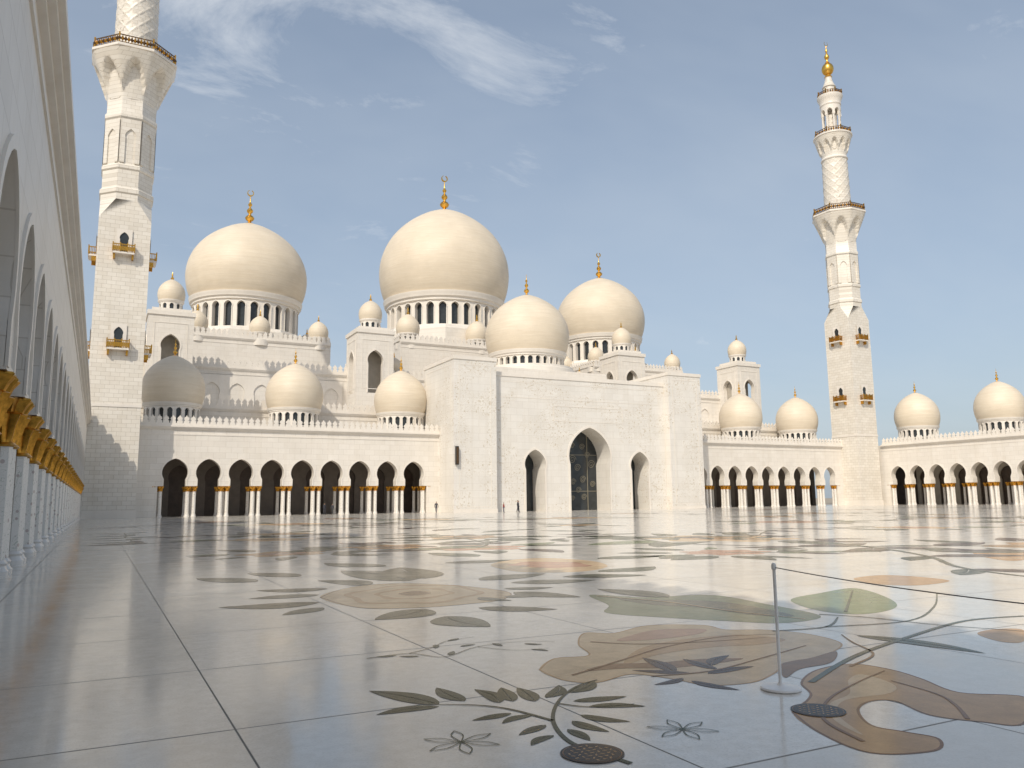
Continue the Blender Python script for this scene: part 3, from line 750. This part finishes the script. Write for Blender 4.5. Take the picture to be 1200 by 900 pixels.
# vines, blossoms and leaves over the rest of the court
def cluster(cx, cy, sc):
    a0 = random.uniform(0, 6.28); mt = random.choice([I_TAN, I_TAN2, I_ROS, I_TAN2])
    n = random.choice([5, 6, 7]); z0 = .004 + random.uniform(0, .0015)
    ell(cx, cy, sc, sc * random.uniform(.8, 1.1), a0, mt, z0, 48, .16, n)
    ell(cx, cy, sc * .55, sc * .5, a0, random.choice([I_ROS, I_TAN, I_BR]), z0 + .0022, 40, .14, n)
    for i in range(random.randint(7, 11)):
        a = a0 + i * 2 * pi / 9 + random.uniform(-.3, .3); r0 = sc * 1.2; L = sc * random.uniform(.8, 1.7)
        b = a + random.uniform(-.7, .7)
        leaf(cx + r0 * cos(a), cy + r0 * sin(a), cx + r0 * cos(a) + L * cos(b), cy + r0 * sin(a) + L * sin(b), random.uniform(.3, .5), random.choice([I_SL, I_OL, I_GR, I_SL, I_PL]))
    P = [(cx, cy)]; a = random.uniform(0, 6.28)
    for i in range(6):
        a += random.uniform(-.7, .7); P.append((P[-1][0] + 1.6 * sc * cos(a), P[-1][1] + 1.6 * sc * sin(a)))
    P = [(min(140, max(1.5, p[0])), min(108, max(4, p[1]))) for p in P]
    strip(P, .09 * sc, I_OL, .0125)
    for p in P[1:]:
        for s in (-1, 1):
            b = a + s * 1.1 + random.uniform(-.4, .4); L = sc * random.uniform(.6, 1.2)
            leaf(p[0], p[1], p[0] + L * cos(b), p[1] + L * sin(b), .4, random.choice([I_SL, I_OL, I_PL]))
pts = []
tries = 0
while len(pts) < 34 and tries < 4000:
    tries += 1
    x = random.uniform(6, 136); y = random.uniform(4, 92)
    if y < 24 and x < 20: continue
    if all((x - a) ** 2 + (y - b) ** 2 > 12 ** 2 for a, b in pts): pts.append((x, y))
for x, y in pts: cluster(x, y, random.uniform(1.4, 2.8))
for x, y, s in ((5.5, 27, 1.4), (12, 26, 1.5), (17, 19, 1.3), (7, 38, 1.8), (15, 34, 1.7)): cluster(x, y, s)
flr.v = [(x, y, z * .4) for x, y, z in flr.v]
flr.obj('floral_floor_inlay', smooth=False, recalc=False)

# ================================================================== STANCHION
st = empty('rope_barrier_stanchion')
mb = MB(); M_WM = simple('white_powder_coat', (.84, .82, .78), .35); M_ROPE = simple('barrier_cord', (.10, .09, .08), .8)
X0, Y0 = 5.23, 5.24
mb.lathe(X0, Y0, [(.165, .004), (.168, .012), (.16, .024), (.10, .032), (.03, .038), (.02, .055), (.0135, .065), (.0135, .99), (.021, .995), (.021, 1.03), (.014, 1.045), (.004, 1.05)], 40, M_WM)
mb.obj('post', st)
mb = MB()
def cord(a, b, sag, r=.0042):
    n = 24; V = []; fs = []
    for i in range(n + 1):
        t = i / n; p = Vector(a).lerp(Vector(b), t); p.z -= sag * 4 * t * (1 - t)
        for k in range(6): V.append((p.x + r * cos(k * pi / 3), p.y + r * .3 * cos(k * pi / 3), p.z + r * sin(k * pi / 3)))
    for i in range(n):
        for k in range(6): fs.append((6 * i + k, 6 * i + (k + 1) % 6, 6 * (i + 1) + (k + 1) % 6, 6 * (i + 1) + k))
    mb.add(V, fs, M_ROPE)
cord((X0, Y0 - .02, 1.01), (4.6, 2.1, 1.01), .03)
mb.lathe(4.6, 2.1, [(.165, .004), (.168, .012), (.16, .024), (.10, .032), (.03, .038), (.0135, .065), (.0135, .99), (.021, .995), (.021, 1.03), (.004, 1.05)], 24, M_WM)
mb.obj('cord', st)

# speaker on portal edge
mb = MB(); mb.box(47.9, 48.35, 111.45, 111.9, 7.2, 10.0, M_BLACK); mb.box(48.0, 48.25, 111.9, 112.02, 8.2, 8.8, M_BLACK)
mb.box(47.95, 48.3, 111.42, 111.45, 7.35, 9.85, M_RAIL)
mb.obj('wall_loudspeaker')

# ================================================================== PEOPLE
def person_mat(name, shirt, pants, skin=(.35, .22, .15), hair=(.03, .02, .015)):
    m, nt, b = newmat(name)
    tc = nd(nt, 'ShaderNodeTexCoord'); s = nd(nt, 'ShaderNodeSeparateXYZ'); nt.links.new(tc.outputs['Object'], s.inputs[0])
    r = nd(nt, 'ShaderNodeValToRGB'); r.color_ramp.interpolation = 'CONSTANT'
    nt.links.new(mth(nt, 'DIVIDE', s.outputs[2], 1.8), r.inputs[0])
    el = r.color_ramp.elements
    el[0].position = 0; el[0].color = (.03, .03, .03, 1); el[1].position = .05; el[1].color = (*pants, 1)
    for p, c in ((.53, shirt), (.83, skin), (.925, hair)):
        e = el.new(p); e.color = (*c, 1)
    nt.links.new(r.outputs[0], b.inputs['Base Color']); b.inputs['Roughness'].default_value = .8
    return m
def person(x, y, rot, h, shirt, pants, stride=.2):
    V = [(0, 0, .95, .14, .11), (0, 0, 1.15, .14, .10), (0, 0, 1.38, .18, .11), (0, 0, 1.5, .06, .06), (0, -.01, 1.58, .075, .085), (0, 0, 1.68, .09, .105), (0, 0, 1.76, .05, .06),
         (.10, 0, .9, .10, .10), (.11, -stride * .5, .5, .07, .07), (.11, -stride, .08, .045, .05), (.11, -stride - .15, .03, .035, .03),
         (-.10, 0, .9, .10, .10), (-.11, stride * .3, .5, .07, .07), (-.11, stride, .08, .045, .05), (-.11, stride - .15, .03, .035, .03),
         (.20, 0, 1.4, .065, .065), (.25, stride * .4, 1.14, .05, .05), (.26, stride * .2, .88, .035, .035), (.26, stride * .1, .78, .035, .025),
         (-.20, 0, 1.4, .065, .065), (-.25, -stride * .4, 1.14, .05, .05), (-.26, -stride * .9, .9, .035, .035), (-.26, -stride, .8, .035, .025)]
    E = [(0, 1), (1, 2), (2, 3), (3, 4), (4, 5), (5, 6), (0, 7), (7, 8), (8, 9), (9, 10), (0, 11), (11, 12), (12, 13), (13, 14), (2, 15), (15, 16), (16, 17), (17, 18), (2, 19), (19, 20), (20, 21), (21, 22)]
    me = bpy.data.meshes.new('person'); me.from_pydata([v[:3] for v in V], E, [])
    o = bpy.data.objects.new('person', me); COL.objects.link(o)
    o.modifiers.new('Skin', 'SKIN'); sk = me.skin_vertices[0].data if me.skin_vertices else None
    if sk is None:
        bpy.context.view_layer.objects.active = o; o.select_set(True)
        bpy.ops.mesh.customdata_skin_add(); sk = me.skin_vertices[0].data
    for i, v in enumerate(V): sk[i].radius = (v[3], v[4])
    sk[0].use_root = True
    sub = o.modifiers.new('Sub', 'SUBSURF'); sub.levels = 1; sub.render_levels = 1
    me.materials.append(person_mat('clothing', shirt, pants))
    k = h / 1.8; o.scale = (k, k, k); o.location = (x, y, 0); o.rotation_euler = (0, 0, rot)
person(54.4, 104, 1.2, 1.82, (.03, .03, .04), (.02, .02, .03))
person(52.4, 104.6, 1.4, 1.5, (.25, .05, .04), (.04, .04, .08), .12)
person(56.2, 107.2, 1.0, 1.72, (.10, .09, .12), (.03, .03, .04), .1)
person(29.3, 116.4, .4, 1.75, (.04, .04, .05), (.04, .04, .05), .05)
person(30.4, 116.2, -1.0, 1.65, (.04, .04, .05), (.04, .04, .04), .1)
person(46.3, 115.5, 2.5, 1.75, (.04, .04, .05), (.05, .05, .07), .22)

# ================================================================== WORLD / SUN
EL = 42.0; AZ = 227.0   # compass style: clockwise from +Y
w = bpy.data.worlds.new('World'); scene.world = w; w.use_nodes = True; nt = w.node_tree
bg = nt.nodes['Background']; bg.inputs['Strength'].default_value = .13
sky = nd(nt, 'ShaderNodeTexSky', sky_type='NISHITA'); sky.sun_disc = False
sky.sun_elevation = radians(EL); sky.sun_rotation = radians(AZ); sky.air_density = 1.0; sky.dust_density = 2.6; sky.ozone_density = 1.2
tc = nd(nt, 'ShaderNodeTexCoord'); s = nd(nt, 'ShaderNodeSeparateXYZ'); nt.links.new(tc.outputs['Generated'], s.inputs[0])
den = mth(nt, 'ADD', mth(nt, 'MAXIMUM', s.outputs[2], 0), .18)
cv = nd(nt, 'ShaderNodeCombineXYZ')
nt.links.new(mth(nt, 'DIVIDE', s.outputs[0], den), cv.inputs[0]); nt.links.new(mth(nt, 'DIVIDE', s.outputs[1], den), cv.inputs[1])
mp = nd(nt, 'ShaderNodeMapping'); mp.inputs['Scale'].default_value = (1.0, 1.5, 1); mp.inputs['Rotation'].default_value = (0, 0, .5); nt.links.new(cv.outputs[0], mp.inputs[0])
n1 = noise(nt, mp.outputs[0], 2.3, 9, .66, .5)
dp = nd(nt, 'ShaderNodeVectorMath', operation='DOT_PRODUCT'); nt.links.new(tc.outputs['Generated'], dp.inputs[0])
dp.inputs[1].default_value = Vector((sin(radians(13)) * cos(radians(42)), cos(radians(13)) * cos(radians(42)), sin(radians(42))))
near = maprange(nt, dp.outputs['Value'], .88, .995, 0, 1)
thr = mth(nt, 'SUBTRACT', n1, mth(nt, 'SUBTRACT', .65, mth(nt, 'MULTIPLY', near, .20)))
cl = maprange(nt, thr, 0, .28, 0, .8)
haze = maprange(nt, s.outputs[2], .0, .6, .62, .25)
c = mixc(nt, haze, sky.outputs[0], (4.1, 4.75, 5.4))
veil = maprange(nt, noise(nt, mp.outputs[0], .6, 5, .6, .3), .38, .72, 0, .32)
c = mixc(nt, veil, c, (4.9, 5.4, 5.9))
c = mixc(nt, cl, c, (6.7, 6.9, 7.1))
nt.links.new(c, bg.inputs['Color'])
sd = bpy.data.lights.new('sun', 'SUN'); sd.energy = 3.0; sd.angle = radians(.6); sd.color = (1, .92, .79)
so = bpy.data.objects.new('sun', sd); COL.objects.link(so)
D = Vector((sin(radians(AZ)) * cos(radians(EL)), cos(radians(AZ)) * cos(radians(EL)), sin(radians(EL))))
so.rotation_euler = D.to_track_quat('Z', 'Y').to_euler(); so.location = (-60, -40, 80)

# ================================================================== CAMERA
cd = bpy.data.cameras.new('camera'); cd.sensor_width = 36; cd.lens = 28.05; cd.clip_end = 6000; cd.clip_start = .05
co = bpy.data.objects.new('camera', cd); COL.objects.link(co)
Rm = Matrix.Rotation(radians(-27.3), 4, 'Z') @ Matrix.Rotation(radians(98.37), 4, 'X') @ Matrix.Rotation(radians(-.65), 4, 'Z')
co.matrix_world = Matrix.Translation((0, 0, 1.6)) @ Rm
scene.camera = co
scene.view_settings.view_transform = 'Standard'; scene.view_settings.look = 'None'; scene.view_settings.exposure = 0
